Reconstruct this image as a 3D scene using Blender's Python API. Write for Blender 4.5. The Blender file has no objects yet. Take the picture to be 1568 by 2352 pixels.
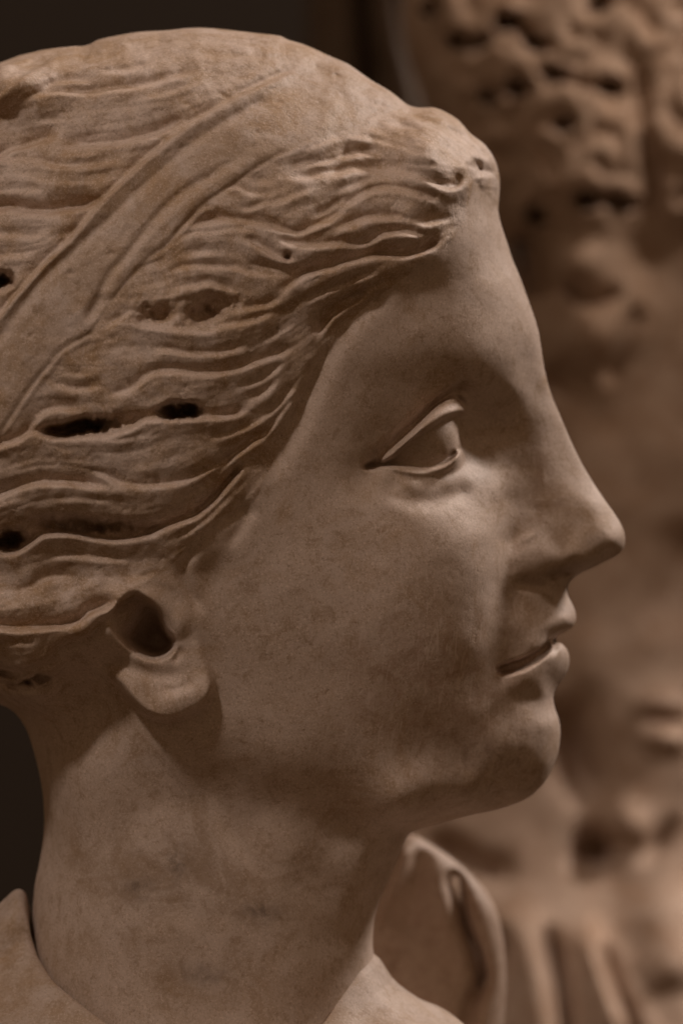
import bpy, math, random
import numpy as np
from mathutils import Vector

# ------------------------------------------------------------------ camera, light, exposure
SC = bpy.context.scene
S = 0.000134                      # metres per profile unit (1568 x 2352 units fill the frame)
CX, CY = 784.0, 1176.0
CAM_Y = -2.60
FOCUS_PLANE = -0.045              # plane (world Y) in which the frame is 2352 units tall

cam = bpy.data.cameras.new('camera')
cam_ob = bpy.data.objects.new('camera', cam)
SC.collection.objects.link(cam_ob)
cam_ob.location = (0, CAM_Y, 0)
cam_ob.rotation_euler = (math.radians(90), 0, 0)
cam.sensor_fit = 'VERTICAL'
cam.sensor_height = 36.0
cam.lens = 36.0 * (FOCUS_PLANE - CAM_Y) / (2352 * S)
cam.clip_start = 0.05
cam.clip_end = 50
cam.dof.use_dof = True
cam.dof.focus_distance = (-0.062 - CAM_Y)
cam.dof.aperture_fstop = cam.lens / 40.0      # 40 mm wide aperture
cam.dof.aperture_blades = 0
SC.camera = cam_ob

w = bpy.data.worlds.new('World')
SC.world = w
w.use_nodes = True
# the dim hall round the statues: warm walls, paler ceiling, dark floor
wn_ = w.node_tree.nodes; wl_ = w.node_tree.links
wtc = wn_.new('ShaderNodeTexCoord'); wsx = wn_.new('ShaderNodeSeparateXYZ'); wmr = wn_.new('ShaderNodeMapRange'); wrp = wn_.new('ShaderNodeValToRGB')
wl_.new(wtc.outputs['Generated'], wsx.inputs['Vector']); wl_.new(wsx.outputs['Z'], wmr.inputs['Value'])
wmr.inputs['From Min'].default_value = -1; wmr.inputs['From Max'].default_value = 1
wl_.new(wmr.outputs['Result'], wrp.inputs['Fac'])
wrp.color_ramp.elements[0].position = 0.25; wrp.color_ramp.elements[0].color = (0.25, 0.14, 0.07, 1)
wrp.color_ramp.elements[1].position = 0.85; wrp.color_ramp.elements[1].color = (1.15, 0.71, 0.41, 1)
wl_.new(wrp.outputs['Color'], wn_['Background'].inputs[0])
wn_['Background'].inputs[1].default_value = 0.178

def lamp(name, loc, target, energy, size, color, spread=None):
    d = bpy.data.lights.new(name, 'AREA')
    d.shape = 'DISK'
    d.size = size
    d.energy = energy
    d.color = color
    if spread:
        d.spread = math.radians(spread)
    o = bpy.data.objects.new(name, d)
    SC.collection.objects.link(o)
    o.location = loc
    o.rotation_euler = (Vector(target) - Vector(loc)).to_track_quat('-Z', 'Y').to_euler()
    return o

# museum spotlights on the ceiling rail: one behind the viewer's left shoulder side, one ahead of the face; unseen fills added for the background
def spot(name, loc, target, energy, size, blend, radius, color):
    d = bpy.data.lights.new(name, 'SPOT')
    d.energy = energy; d.spot_size = math.radians(size); d.spot_blend = blend
    d.shadow_soft_size = radius; d.color = color
    o = bpy.data.objects.new(name, d)
    SC.collection.objects.link(o)
    o.location = loc
    o.rotation_euler = (Vector(target)-Vector(loc)).to_track_quat('-Z', 'Y').to_euler()

lamp('ceiling_spot_key', (1.60, 1.05, 1.54), (0, 0.0, 0), 52, 0.40, (1.0, 0.85, 0.76))
lamp('ceiling_spot_top', (-0.80, -0.55, 2.25), (0, 0, 0), 3, 0.50, (1.0, 0.80, 0.67))
spot('ceiling_spot_side', (-1.22, -1.85, 2.52), (0.020, -0.045, 0.030), 600, 5.8, 1.0, 0.25, (1.0, 0.83, 0.73))
spot('added_fill_drapery', (1.6, -0.9, 1.6), (0.175, 0.36, -0.160), 320, 6.0, 1.0, 0.06, (1.0, 0.82, 0.70))  # added fill, no such lamp known: brightens the rear drapery only
spot('added_fill_curls', (1.5, -0.9, 1.9), (0.090, 0.36, 0.165), 170, 5.4, 1.0, 0.06, (1.0, 0.78, 0.62))  # added fill, invented to lift the rear statue's curls

vs = SC.view_settings
vs.view_transform = 'Standard'
vs.look = 'None'
vs.exposure = 0.0
vs.gamma = 1.0
vs.use_curve_mapping = False

# ------------------------------------------------------------------ small numeric toolbox
rng = np.random.default_rng(7)

def catmull(pts, step=5.0, closed=False):
    p = np.asarray(pts, float)
    n = len(p)
    out = []
    rngk = range(n if closed else n - 1)
    for i in rngk:
        if closed:
            p0, p1, p2, p3 = p[(i-1) % n], p[i], p[(i+1) % n], p[(i+2) % n]
        else:
            p1, p2 = p[i], p[i+1]
            p0 = p[i-1] if i > 0 else 2*p1 - p2
            p3 = p[i+2] if i + 2 < n else 2*p2 - p1
        m = max(2, int(np.hypot(*(p2 - p1)) / step))
        t = np.linspace(0, 1, m, endpoint=False)[:, None]
        # centripetal-ish tension keeps the line from looping at uneven spacing
        d1 = (p2 - p0) * 0.5
        d2 = (p3 - p1) * 0.5
        L = np.hypot(*(p2 - p1))
        for d in (d1, d2):
            l = np.hypot(*d)
            if l > 1.2 * L:
                d *= 1.2 * L / l
        h00 = 2*t**3 - 3*t**2 + 1; h10 = t**3 - 2*t**2 + t
        h01 = -2*t**3 + 3*t**2; h11 = t**3 - t**2
        out.append(h00*p1 + h10*d1 + h01*p2 + h11*d2)
    if not closed:
        out.append(p[-1:])
    return np.vstack(out)

def blur(a, sig):
    """separable gaussian blur, sigma in cells, edge padded"""
    if sig < 0.3:
        return a
    r = int(3*sig + 1)
    k = np.exp(-0.5*(np.arange(-r, r+1)/sig)**2); k /= k.sum()
    b = np.pad(a, ((r, r), (0, 0)), mode='edge')
    c = np.zeros_like(a)
    for i, v in enumerate(k):
        c += v*b[i:i+a.shape[0]]
    b = np.pad(c, ((0, 0), (r, r)), mode='edge')
    c = np.zeros_like(a)
    for i, v in enumerate(k):
        c += v*b[:, i:i+a.shape[1]]
    return c

def bilin(A, fi, fj):
    fi = np.clip(fi, 0, A.shape[0]-1.001); fj = np.clip(fj, 0, A.shape[1]-1.001)
    i = fi.astype(np.int64); j = fj.astype(np.int64)
    a = fi-i; b = fj-j
    return ((1-a)*(1-b)*A[i, j] + a*(1-b)*A[i+1, j] + (1-a)*b*A[i, j+1] + a*b*A[i+1, j+1])

def sstep(a, b, x):
    t = np.clip((x-a)/(b-a), 0, 1)
    return t*t*(3-2*t)

class Field:
    """a grid over the profile plane; arrays are indexed [ix, iy]"""
    def __init__(self, x0, x1, y0, y1, st):
        self.x0, self.y0, self.st = x0, y0, st
        self.nx = int((x1-x0)/st)+1; self.ny = int((y1-y0)/st)+1
        self.X, self.Y = np.meshgrid(x0+st*np.arange(self.nx), y0+st*np.arange(self.ny), indexing='ij')

    def noise(self, scale, seed, beta=1.0):
        r = np.random.default_rng(seed).standard_normal((self.nx, self.ny))
        fx = np.fft.fftfreq(self.nx, self.st)[:, None]; fy = np.fft.rfftfreq(self.ny, self.st)[None, :]
        k = np.hypot(fx, fy)*scale
        F = np.fft.rfft2(r) / (1 + k**2)**(beta) * np.exp(-(k/6)**2)
        F[0, 0] = 0
        a = np.fft.irfft2(F, (self.nx, self.ny))
        return a/a.std()

    def box(self, pts, pad):
        lo = pts.min(0)-pad; hi = pts.max(0)+pad
        i0 = max(0, int((lo[0]-self.x0)/self.st)); i1 = min(self.nx, int((hi[0]-self.x0)/self.st)+2)
        j0 = max(0, int((lo[1]-self.y0)/self.st)); j1 = min(self.ny, int((hi[1]-self.y0)/self.st)+2)
        return i0, max(i0, i1), j0, max(j0, j1)

    def nearest(self, poly, box):
        i0, i1, j0, j1 = box
        X = self.X[i0:i1, j0:j1]; Y = self.Y[i0:i1, j0:j1]
        bd = np.full(X.shape, 1e9); bs = np.zeros(X.shape); bl = np.zeros(X.shape)
        seg = np.diff(poly, axis=0); ln = np.hypot(seg[:, 0], seg[:, 1])+1e-9
        cum = np.concatenate([[0], np.cumsum(ln)])
        for k in range(len(seg)):
            t = np.clip(((X-poly[k, 0])*seg[k, 0]+(Y-poly[k, 1])*seg[k, 1])/ln[k]**2, 0, 1)
            dx = X-poly[k, 0]-t*seg[k, 0]; dy = Y-poly[k, 1]-t*seg[k, 1]
            d = dx*dx+dy*dy
            m = d < bd
            bd[m] = d[m]
            s = (dy*seg[k, 0]-dx*seg[k, 1])
            bs[m] = s[m]
            bl[m] = (cum[k]+t*ln[k])[m]
        d = np.sqrt(bd)
        return d*np.where(bs >= 0, 1, -1), bl, cum[-1]

    def inside(self, poly):
        """signed distance, positive inside, exact to the polyline (poly is closed, dense)"""
        P = np.vstack([poly, poly[:1]])
        ins = np.zeros(self.X.shape, bool)
        xs = self.X[:, 0]; ys = self.Y[0, :]
        for k in range(len(P)-1):
            (xa, ya), (xb, yb) = P[k], P[k+1]
            if ya == yb:
                continue
            js = np.where((ys >= min(ya, yb)) & (ys < max(ya, yb)))[0]
            for j in js:
                xc = xa+(ys[j]-ya)/(yb-ya)*(xb-xa)
                ins[:, j] ^= xs < xc
        return ins

    def sdf(self, poly, reach):
        ins = self.inside(poly)
        P = np.vstack([poly, poly[:1]])
        D = np.full(self.X.shape, float(reach))
        for k in range(len(P)-1):
            b = self.box(P[k:k+2], reach)
            i0, i1, j0, j1 = b
            if i1 <= i0 or j1 <= j0:
                continue
            X = self.X[i0:i1, j0:j1]; Y = self.Y[i0:i1, j0:j1]
            sx, sy = P[k+1]-P[k]
            l2 = sx*sx+sy*sy+1e-9
            t = np.clip(((X-P[k, 0])*sx+(Y-P[k, 1])*sy)/l2, 0, 1)
            d = np.hypot(X-P[k, 0]-t*sx, Y-P[k, 1]-t*sy)
            np.minimum(D[i0:i1, j0:j1], d, out=D[i0:i1, j0:j1])
        return np.where(ins, D, -D)

    def mask(self, pts, soft, closed_step=8):
        d = self.sdf(catmull(pts, closed_step, True), 3*soft+6)
        return sstep(-soft, soft, d)

    def ridge(self, A, pts, width, height, taper=30.0, power=2.0):
        """soft ridge (height>0) or groove (height<0)"""
        poly = catmull(pts)
        b = self.box(poly, 3*width)
        s, l, L = self.nearest(poly, b)
        e = np.minimum(sstep(0, min(taper, L/2), l), sstep(0, min(taper, L/2), L-l))
        A[b[0]:b[1], b[2]:b[3]] += height*e*np.exp(-(np.abs(s)/width)**power)

    def step(self, A, pts, D, w1, R, w2, taper=45.0, edge=5.2):
        """a carved lock edge: groove of depth D on the upper side, rounded crest R on the lower side"""
        poly = catmull(pts)
        b = self.box(poly, max(1.6*w1, 1.6*w2)+8)
        s, l, L = self.nearest(poly, b)
        tp = min(taper, L/2)
        e = np.minimum(sstep(0, tp, l), sstep(0, tp, L-l))
        n = np.clip(-s/w1, 0, 1.0); p = np.clip(s/w2, 0, 1.0)
        neg = -D*(1-n)**2
        pos = R*(1-p)**2*(1+2*p)
        a = 0.5*(1+np.tanh(s/edge))
        A[b[0]:b[1], b[2]:b[3]] += e*((1-a)*neg+a*pos)

    def dent(self, A, cx, cy, rx, ry, ang, h, power=2.0):
        c, s_ = math.cos(math.radians(ang)), math.sin(math.radians(ang))
        dx = self.X-cx; dy = self.Y-cy
        u = (dx*c+dy*s_)/rx; v = (-dx*s_+dy*c)/ry
        A += h*np.exp(-(u*u+v*v)**(power/2))

def tps(P, V, X, Y, lam=0.0):
    P = np.asarray(P, float)/1000; V = np.asarray(V, float)
    n = len(P)
    def U(r2):
        return 0.5*r2*np.log(r2+1e-12)
    d = ((P[:, None]-P[None])**2).sum(-1)
    A = np.zeros((n+3, n+3)); A[:n, :n] = U(d)+lam*np.eye(n)
    A[:n, n] = 1; A[:n, n+1:] = P; A[n, :n] = 1; A[n+1:, :n] = P.T
    b = np.zeros(n+3); b[:n] = V
    c = np.linalg.solve(A, b)
    out = c[n]+c[n+1]*X/1000+c[n+2]*Y/1000
    for i in range(n):
        out += c[i]*U((X/1000-P[i, 0])**2+(Y/1000-P[i, 1])**2)
    return out

def net(G, F, dy, ymax):
    """surface net of y*y = G(x, z) on the near side (y<=0). returns verts (profile units, depth), normals, quads, cell ij"""
    nx, ny = G.shape
    st = F.st
    H = np.where(G > 0, np.sqrt(np.maximum(G, 0)), -1.0)
    lev = lambda k: np.abs(k-0.5)*dy                 # |y| of level k (level 0 and 1 share it)
    c4 = np.stack([H[:-1, :-1], H[1:, :-1], H[:-1, 1:], H[1:, 1:]])
    mn = c4.min(0); mx = c4.max(0)
    # layer k is active when mn <= |y_{k+1}| and mx > |y_k|  (layer 0: both 0.5dy)
    # inside at level k: H > lev(k)
    klo = np.where(mn > 0.5*dy, np.ceil(mn/dy+0.5).astype(int)-1, 0)   # first level not inside for the lowest corner, minus 1
    klo = np.maximum(klo, 0)
    khi = np.ceil(mx/dy+0.5).astype(int)-1                              # last level inside for the highest corner
    act = (mx > 0.5*dy)
    cnt = np.where(act, khi-klo+1, 0); cnt = np.maximum(cnt, 0)
    off = np.concatenate([[0], np.cumsum(cnt.ravel())])[:-1].reshape(cnt.shape)
    N = int(cnt.sum())
    ci, cj = np.meshgrid(np.arange(nx-1), np.arange(ny-1), indexing='ij')
    vi = np.repeat(ci.ravel(), cnt.ravel()); vj = np.repeat(cj.ravel(), cnt.ravel())
    vk = np.arange(N)-np.repeat(off.ravel(), cnt.ravel())+np.repeat(klo.ravel(), cnt.ravel())
    # gradients
    gx, gy = np.gradient(G, st)
    fi = vi+0.5; fj = vj+0.5
    y = -vk*dy.__float__() if False else -(vk.astype(float))*dy
    y0 = y.copy()
    for it in range(6):
        g = bilin(G, fi, fj); ax = bilin(gx, fi, fj); ay = bilin(gy, fi, fj)
        f = y*y-g
        q = ax*ax+ay*ay+4*y*y+1e-6
        lam = f/q
        fi = np.clip(fi+lam*ax/st, vi-0.2, vi+1.2)
        fj = np.clip(fj+lam*ay/st, vj-0.2, vj+1.2)
        y = np.where(vk == 0, 0.0, np.clip(y-lam*2*y, y0-0.7*dy, y0+0.7*dy))
    ax = bilin(gx, fi, fj); ay = bilin(gy, fi, fj)
    nrm = np.stack([-ax, 2*y, -ay], 1)
    nrm /= np.linalg.norm(nrm, axis=1, keepdims=True)+1e-9
    V = np.stack([F.x0+fi*st, y, F.y0+fj*st], 1)
    def idx(i, j, k):
        return off[i, j]+(k-klo[i, j])
    quads = []
    # edges along depth
    I, J = np.where(H[1:-1, 1:-1] > 0.5*dy); I += 1; J += 1
    K = np.ceil(H[I, J]/dy+0.5).astype(int)-1      # level K inside, K+1 outside -> layer K
    quads.append(np.stack([idx(I-1, J-1, K), idx(I, J-1, K), idx(I, J, K), idx(I-1, J, K)], 1))
    # edges along x and along profile-y
    for axis in (0, 1):
        if axis == 0:
            a = H[:-1, 1:-1]; b = H[1:, 1:-1]
        else:
            a = H[1:-1, :-1]; b = H[1:-1, 1:]
        lo = np.minimum(a, b); hi = np.maximum(a, b)
        k0 = np.where(lo > 0.5*dy, np.ceil(lo/dy+0.5).astype(int), 1)   # first level >=1 not inside for lo
        k1 = np.where(hi > 0.5*dy, np.ceil(hi/dy+0.5).astype(int)-1, 0)
        n = np.maximum(k1-k0+1, 0)
        I, J = np.meshgrid(np.arange(a.shape[0]), np.arange(a.shape[1]), indexing='ij')
        tot = int(n.sum())
        r = n.ravel()
        o = np.concatenate([[0], np.cumsum(r)])[:-1]
        ii = np.repeat(I.ravel(), r); jj = np.repeat(J.ravel(), r)
        kk = np.arange(tot)-np.repeat(o, r)+np.repeat(k0.ravel(), r)
        fl = np.repeat((a > b).ravel(), r)
        if axis == 0:
            jj = jj+1
            q = np.stack([idx(ii, jj-1, kk-1), idx(ii, jj, kk-1), idx(ii, jj, kk), idx(ii, jj-1, kk)], 1)
        else:
            ii = ii+1
            q = np.stack([idx(ii-1, jj, kk-1), idx(ii-1, jj, kk), idx(ii, jj, kk), idx(ii, jj, kk-1)], 1)
        q[~fl] = q[~fl][:, ::-1]
        quads.append(q)
    Q = np.vstack(quads)
    return V, nrm, Q, vi, vj

def to_world(V):
    return np.stack([(V[:, 0]-CX)*S, V[:, 1]*S, (CY-V[:, 2])*S], 1)

def fix_winding(V, nrm, Q):
    fn = np.cross(V[Q[:, 1]]-V[Q[:, 0]], V[Q[:, 3]]-V[Q[:, 0]])
    m = (fn*nrm[Q].mean(1)).sum(1) < 0
    Q[m] = Q[m][:, ::-1]
    return Q

def mesh_object(name, V, Q, nrm, mat, parent=None):
    me = bpy.data.meshes.new(name)
    me.vertices.add(len(V)); me.vertices.foreach_set('co', np.ascontiguousarray(V, np.float32).ravel())
    me.loops.add(Q.size); me.loops.foreach_set('vertex_index', np.ascontiguousarray(Q, np.int32).ravel())
    me.polygons.add(len(Q))
    me.polygons.foreach_set('loop_start', (np.arange(len(Q))*Q.shape[1]).astype(np.int32))
    me.update(calc_edges=True)
    me.polygons.foreach_set('use_smooth', np.ones(len(Q), bool))
    if nrm is not None:
        me.normals_split_custom_set_from_vertices([tuple(n) for n in nrm])
    me.materials.append(mat)
    o = bpy.data.objects.new(name, me)
    SC.collection.objects.link(o)
    if parent:
        o.parent = parent
    return o

def empty(name, loc, label, cat):
    o = bpy.data.objects.new(name, None)
    SC.collection.objects.link(o)
    o.location = loc
    o['label'] = label; o['category'] = cat
    return o

def split_parts(V, nrm, Q, lab):
    """lab: part index per face -> list of (V, nrm, Q)"""
    out = {}
    for p in np.unique(lab):
        q = Q[lab == p]
        u, inv = np.unique(q, return_inverse=True)
        out[int(p)] = (V[u], nrm[u], inv.reshape(q.shape))
    return out

# ------------------------------------------------------------------ materials
def marble(name, base, light, brown, bump=1.0, stain_shade=None, seed=0.0, cloud=1.0):
    m = bpy.data.materials.new(name)
    m.use_nodes = True
    nt = m.node_tree; N = nt.nodes; L = nt.links
    bs = N['Principled BSDF']
    tc = N.new('ShaderNodeTexCoord')
    mp = N.new('ShaderNodeMapping'); mp.inputs['Location'].default_value = (seed, seed*0.7, -seed)
    L.new(tc.outputs['Object'], mp.inputs['Vector'])
    def noise(scale, detail, rough=0.6, dist=0.0, vec=None):
        n = N.new('ShaderNodeTexNoise')
        n.inputs['Scale'].default_value = scale; n.inputs['Detail'].default_value = detail
        n.inputs['Roughness'].default_value = rough; n.inputs['Distortion'].default_value = dist
        L.new(vec or mp.outputs['Vector'], n.inputs['Vector'])
        return n.outputs['Fac']
    def ramp(src, stops):
        r = N.new('ShaderNodeValToRGB')
        e = r.color_ramp.elements
        while len(e) < len(stops):
            e.new(0.5)
        for k, (p, c) in enumerate(stops):
            e[k].position = p
            e[k].color = (c, c, c, 1) if not isinstance(c, tuple) else (*c, 1)
        L.new(src, r.inputs['Fac'])
        return r.outputs['Color']
    def mix(fac, a, b, mode='MIX'):
        x = N.new('ShaderNodeMix'); x.data_type = 'RGBA'; x.blend_type = mode
        if isinstance(fac, float):
            x.inputs['Factor'].default_value = fac
        else:
            L.new(fac, x.inputs['Factor'])
        for s, v in ((6, a), (7, b)):
            if isinstance(v, tuple):
                x.inputs[s].default_value = (*v, 1)
            else:
                L.new(v, x.inputs[s])
        return x.outputs[2]
    col = mix(ramp(noise(60, 7, 0.66, 0.5), [(0.38, 0.0), (0.62, cloud)]), base, light)
    col = mix(ramp(noise(45, 9, 0.72, 0.9), [(0.50, 0.0), (0.66, 0.8*cloud)]), col, brown)
    col = mix(ramp(noise(190, 7, 0.74, 0.6), [(0.50, 0.0), (0.68, 0.6)]), col, tuple(c*0.75 for c in brown))
    col = mix(ramp(noise(230, 5, 0.7, 0.3), [(0.56, 0.0), (0.72, 0.5)]), col, tuple(c*1.08 for c in light))
    # crystalline grain, pale and dark
    col = mix(ramp(noise(1500, 3, 0.75), [(0.52, 0.0), (0.74, 0.75)]), col, tuple(min(0.85, c*1.40) for c in light))
    col = mix(ramp(noise(1300, 3, 0.75), [(0.28, 0.6), (0.47, 0.0)]), col, tuple(c*0.6 for c in brown))
    # crystal glints painted into the colour as near-white specks
    col = mix(ramp(noise(1900, 2, 0.6), [(0.735, 0.0), (0.77, 0.9)]), col, (0.86, 0.82, 0.78))
    # small dark pits and grime specks
    col = mix(ramp(noise(260, 5, 0.78, 0.2), [(0.25, 0.6), (0.36, 0.0)]), col, tuple(c*0.35 for c in brown))
    if stain_shade:
        for (cx, cy, rx, ry, c, amt, sc) in stain_shade:
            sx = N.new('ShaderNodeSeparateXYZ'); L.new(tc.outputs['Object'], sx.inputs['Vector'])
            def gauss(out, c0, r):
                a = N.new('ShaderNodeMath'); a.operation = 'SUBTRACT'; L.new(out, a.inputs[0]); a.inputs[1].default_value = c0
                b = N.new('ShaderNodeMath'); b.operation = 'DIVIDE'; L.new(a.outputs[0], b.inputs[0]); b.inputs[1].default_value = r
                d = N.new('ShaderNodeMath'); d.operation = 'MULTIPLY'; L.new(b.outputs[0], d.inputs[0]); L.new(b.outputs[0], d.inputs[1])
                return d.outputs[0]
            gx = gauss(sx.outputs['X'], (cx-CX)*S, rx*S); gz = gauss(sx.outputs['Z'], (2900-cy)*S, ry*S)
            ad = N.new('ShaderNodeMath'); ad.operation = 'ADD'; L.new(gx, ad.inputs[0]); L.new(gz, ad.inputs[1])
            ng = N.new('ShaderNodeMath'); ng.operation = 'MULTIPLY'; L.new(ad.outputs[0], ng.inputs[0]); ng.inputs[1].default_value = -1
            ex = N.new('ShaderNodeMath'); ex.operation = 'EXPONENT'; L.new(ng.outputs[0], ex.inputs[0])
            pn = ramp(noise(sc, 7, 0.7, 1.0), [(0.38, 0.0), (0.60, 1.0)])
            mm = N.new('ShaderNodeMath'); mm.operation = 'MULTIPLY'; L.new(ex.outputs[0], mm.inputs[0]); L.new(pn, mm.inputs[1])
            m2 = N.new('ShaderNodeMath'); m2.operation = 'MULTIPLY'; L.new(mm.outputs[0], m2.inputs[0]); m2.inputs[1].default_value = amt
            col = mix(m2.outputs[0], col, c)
        # fine pale scratches running down the cheek
        ms = N.new('ShaderNodeMapping'); L.new(tc.outputs['Object'], ms.inputs['Vector'])
        ms.inputs['Rotation'].default_value = (0, math.radians(10), 0)
        ms.inputs['Scale'].default_value = (1.0, 1.0, 0.09)
        sc1 = ramp(noise(420, 3, 0.6, 1.2, ms.outputs['Vector']), [(0.57, 0.0), (0.66, 0.8)])
        gx = gauss(sx.outputs['X'], (980-CX)*S, 260*S); gz = gauss(sx.outputs['Z'], (2900-1520)*S, 230*S)
        ad = N.new('ShaderNodeMath'); ad.operation = 'ADD'; L.new(gx, ad.inputs[0]); L.new(gz, ad.inputs[1])
        ng = N.new('ShaderNodeMath'); ng.operation = 'MULTIPLY'; L.new(ad.outputs[0], ng.inputs[0]); ng.inputs[1].default_value = -1
        ex = N.new('ShaderNodeMath'); ex.operation = 'EXPONENT'; L.new(ng.outputs[0], ex.inputs[0])
        mm = N.new('ShaderNodeMath'); mm.operation = 'MULTIPLY'; L.new(ex.outputs[0], mm.inputs[0]); L.new(sc1, mm.inputs[1])
        col = mix(mm.outputs[0], col, tuple(min(0.8, c*1.12) for c in light))
    L.new(col, bs.inputs['Base Color'])
    bs.inputs['Roughness'].default_value = 0.57
    bs.inputs['Specular IOR Level'].default_value = 0.34
    # relief: grain, pitting, tool wear
    def bumpn(h, dist, strength, prev=None):
        b = N.new('ShaderNodeBump'); b.inputs['Distance'].default_value = dist
        b.inputs['Strength'].default_value = strength
        L.new(h, b.inputs['Height'])
        if prev:
            L.new(prev, b.inputs['Normal'])
        return b.outputs['Normal']
    n1 = bumpn(noise(110, 6, 0.62, 0.3), 0.0010, 0.28*bump)
    n2 = bumpn(noise(1100, 4, 0.75), 0.00030, 0.60*bump, n1)
    n3 = bumpn(ramp(noise(260, 4, 0.7), [(0.26, 0.0), (0.40, 1.0)]), 0.0005, 0.40*bump, n2)
    L.new(n3, bs.inputs['Normal'])
    return m

BASE = (0.46, 0.345, 0.255); LIGHT = (0.57, 0.468, 0.405); BROWN = (0.36, 0.232, 0.122)
M_SKIN = marble('marble_face', tuple(0.5*(a+b) for a, b in zip(BASE, LIGHT)), LIGHT, BROWN, 0.5, cloud=0.7, stain_shade=[
    (405, 1985, 26, 44, (0.15, 0.115, 0.09), 0.9, 160.0),
    (322, 2040, 34, 26, (0.15, 0.115, 0.09), 0.9, 160.0),
    (600, 2095, 46, 22, (0.16, 0.12, 0.095), 0.8, 160.0),
    (470, 2235, 60, 26, (0.17, 0.13, 0.10), 0.7, 150.0),
    (880, 1040, 130, 90, (0.33, 0.25, 0.185), 0.6, 60.0),
    (1000, 1580, 190, 150, (0.31, 0.17, 0.105), 0.55, 110.0),
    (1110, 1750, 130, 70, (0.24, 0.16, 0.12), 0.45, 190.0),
    (1255, 1130, 62, 150, (0.23, 0.135, 0.075), 0.85, 40.0),  # brown patch on the nose side, deepened to paint in its shade
    (1185, 1420, 50, 120, (0.27, 0.165, 0.10), 0.6, 50.0),  # darker mouth side: the nose's shadow put into the colour
    (400, 2010, 330, 260, (0.21, 0.145, 0.10), 0.45, 45.0)])  # broad neck darkening: shade below the head painted into the stone colour
M_HAIR = marble('marble_hair', BASE, LIGHT, BROWN, 1.3, seed=0.37, cloud=1.15)
M_BAND = marble('marble_band', tuple(c*0.93 for c in BASE), tuple(c*0.92 for c in LIGHT), BROWN, 1.0, seed=0.81)
M_BACK = marble('marble_background', (0.42, 0.31, 0.24), (0.49, 0.385, 0.315), (0.35, 0.23, 0.155), 0.5, seed=1.3)
M_DIM = marble('marble_dark', (0.12, 0.088, 0.065), (0.15, 0.112, 0.085), (0.09, 0.06, 0.04), 0.5, seed=2.1)  # much darker marble tone for the far cloth

# ------------------------------------------------------------------ the marble head
F = Field(-430, 1478, 20, 2640, 3.0)

OUTLINE = [(-380, 1000), (-402, 760), (-350, 480), (-235, 290), (-110, 178), (0, 122), (75, 100), (155, 88), (188, 86), (218, 72),
    (260, 63), (310, 55), (380, 51), (455, 45), (520, 50), (580, 57), (640, 64), (660, 73), (700, 85), (760, 112),
    (800, 130), (850, 165), (900, 195), (938, 224), (965, 231), (1000, 231), (1030, 243), (1060, 263), (1085, 292),
    (1115, 315), (1135, 340), (1148, 370), (1153, 400), (1152, 440), (1150, 472), (1156, 502), (1170, 545), (1185, 590),
    (1200, 625), (1216, 670), (1232, 715), (1243, 752), (1250, 792), (1256, 832), (1265, 873), (1277, 910), (1295, 952),
    (1316, 1002), (1341, 1055), (1370, 1105), (1400, 1150), (1428, 1190), (1442, 1218), (1446, 1243), (1440, 1264),
    (1424, 1278), (1400, 1290), (1372, 1304), (1345, 1315), (1325, 1328), (1313, 1342), (1309, 1356), (1314, 1374),
    (1324, 1394), (1331, 1415), (1330, 1434), (1321, 1447), (1306, 1457), (1290, 1466), (1280, 1473), (1278, 1478), (1283, 1481),
    (1291, 1481), (1300, 1485), (1311, 1499), (1316, 1520), (1312, 1545), (1300, 1566), (1286, 1585), (1278, 1607),
    (1282, 1634), (1291, 1660), (1295, 1690), (1291, 1730), (1281, 1765), (1263, 1800), (1240, 1827), (1208, 1850),
    (1150, 1870), (1080, 1886), (1010, 1904), (958, 1919), (938, 1932), (926, 1958), (912, 1992), (896, 2030), (880, 2066),
    (866, 2106), (858, 2150), (858, 2200), (866, 2260), (880, 2330), (895, 2420), (905, 2520), (900, 2610),
    (500, 2625), (100, 2610), (70, 2500), (66, 2380), (64, 2260), (62, 2140), (68, 2050), (79, 1995), (88, 1935), (90, 1880),
    (84, 1815), (68, 1742), (46, 1678), (16, 1640), (-20, 1622), (-60, 1590), (-150, 1500), (-270, 1340), (-340, 1180)]
poly = catmull(OUTLINE, 6.0, True)
RE = 60.0
dist = F.sdf(poly, 260.0)
U0 = 1-np.exp(-np.maximum(dist, -90)/RE)
Ub = blur(U0, 6.0)
kk = sstep(18, 70, dist)
Uf = U0*(1-kk)+Ub*kk

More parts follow.
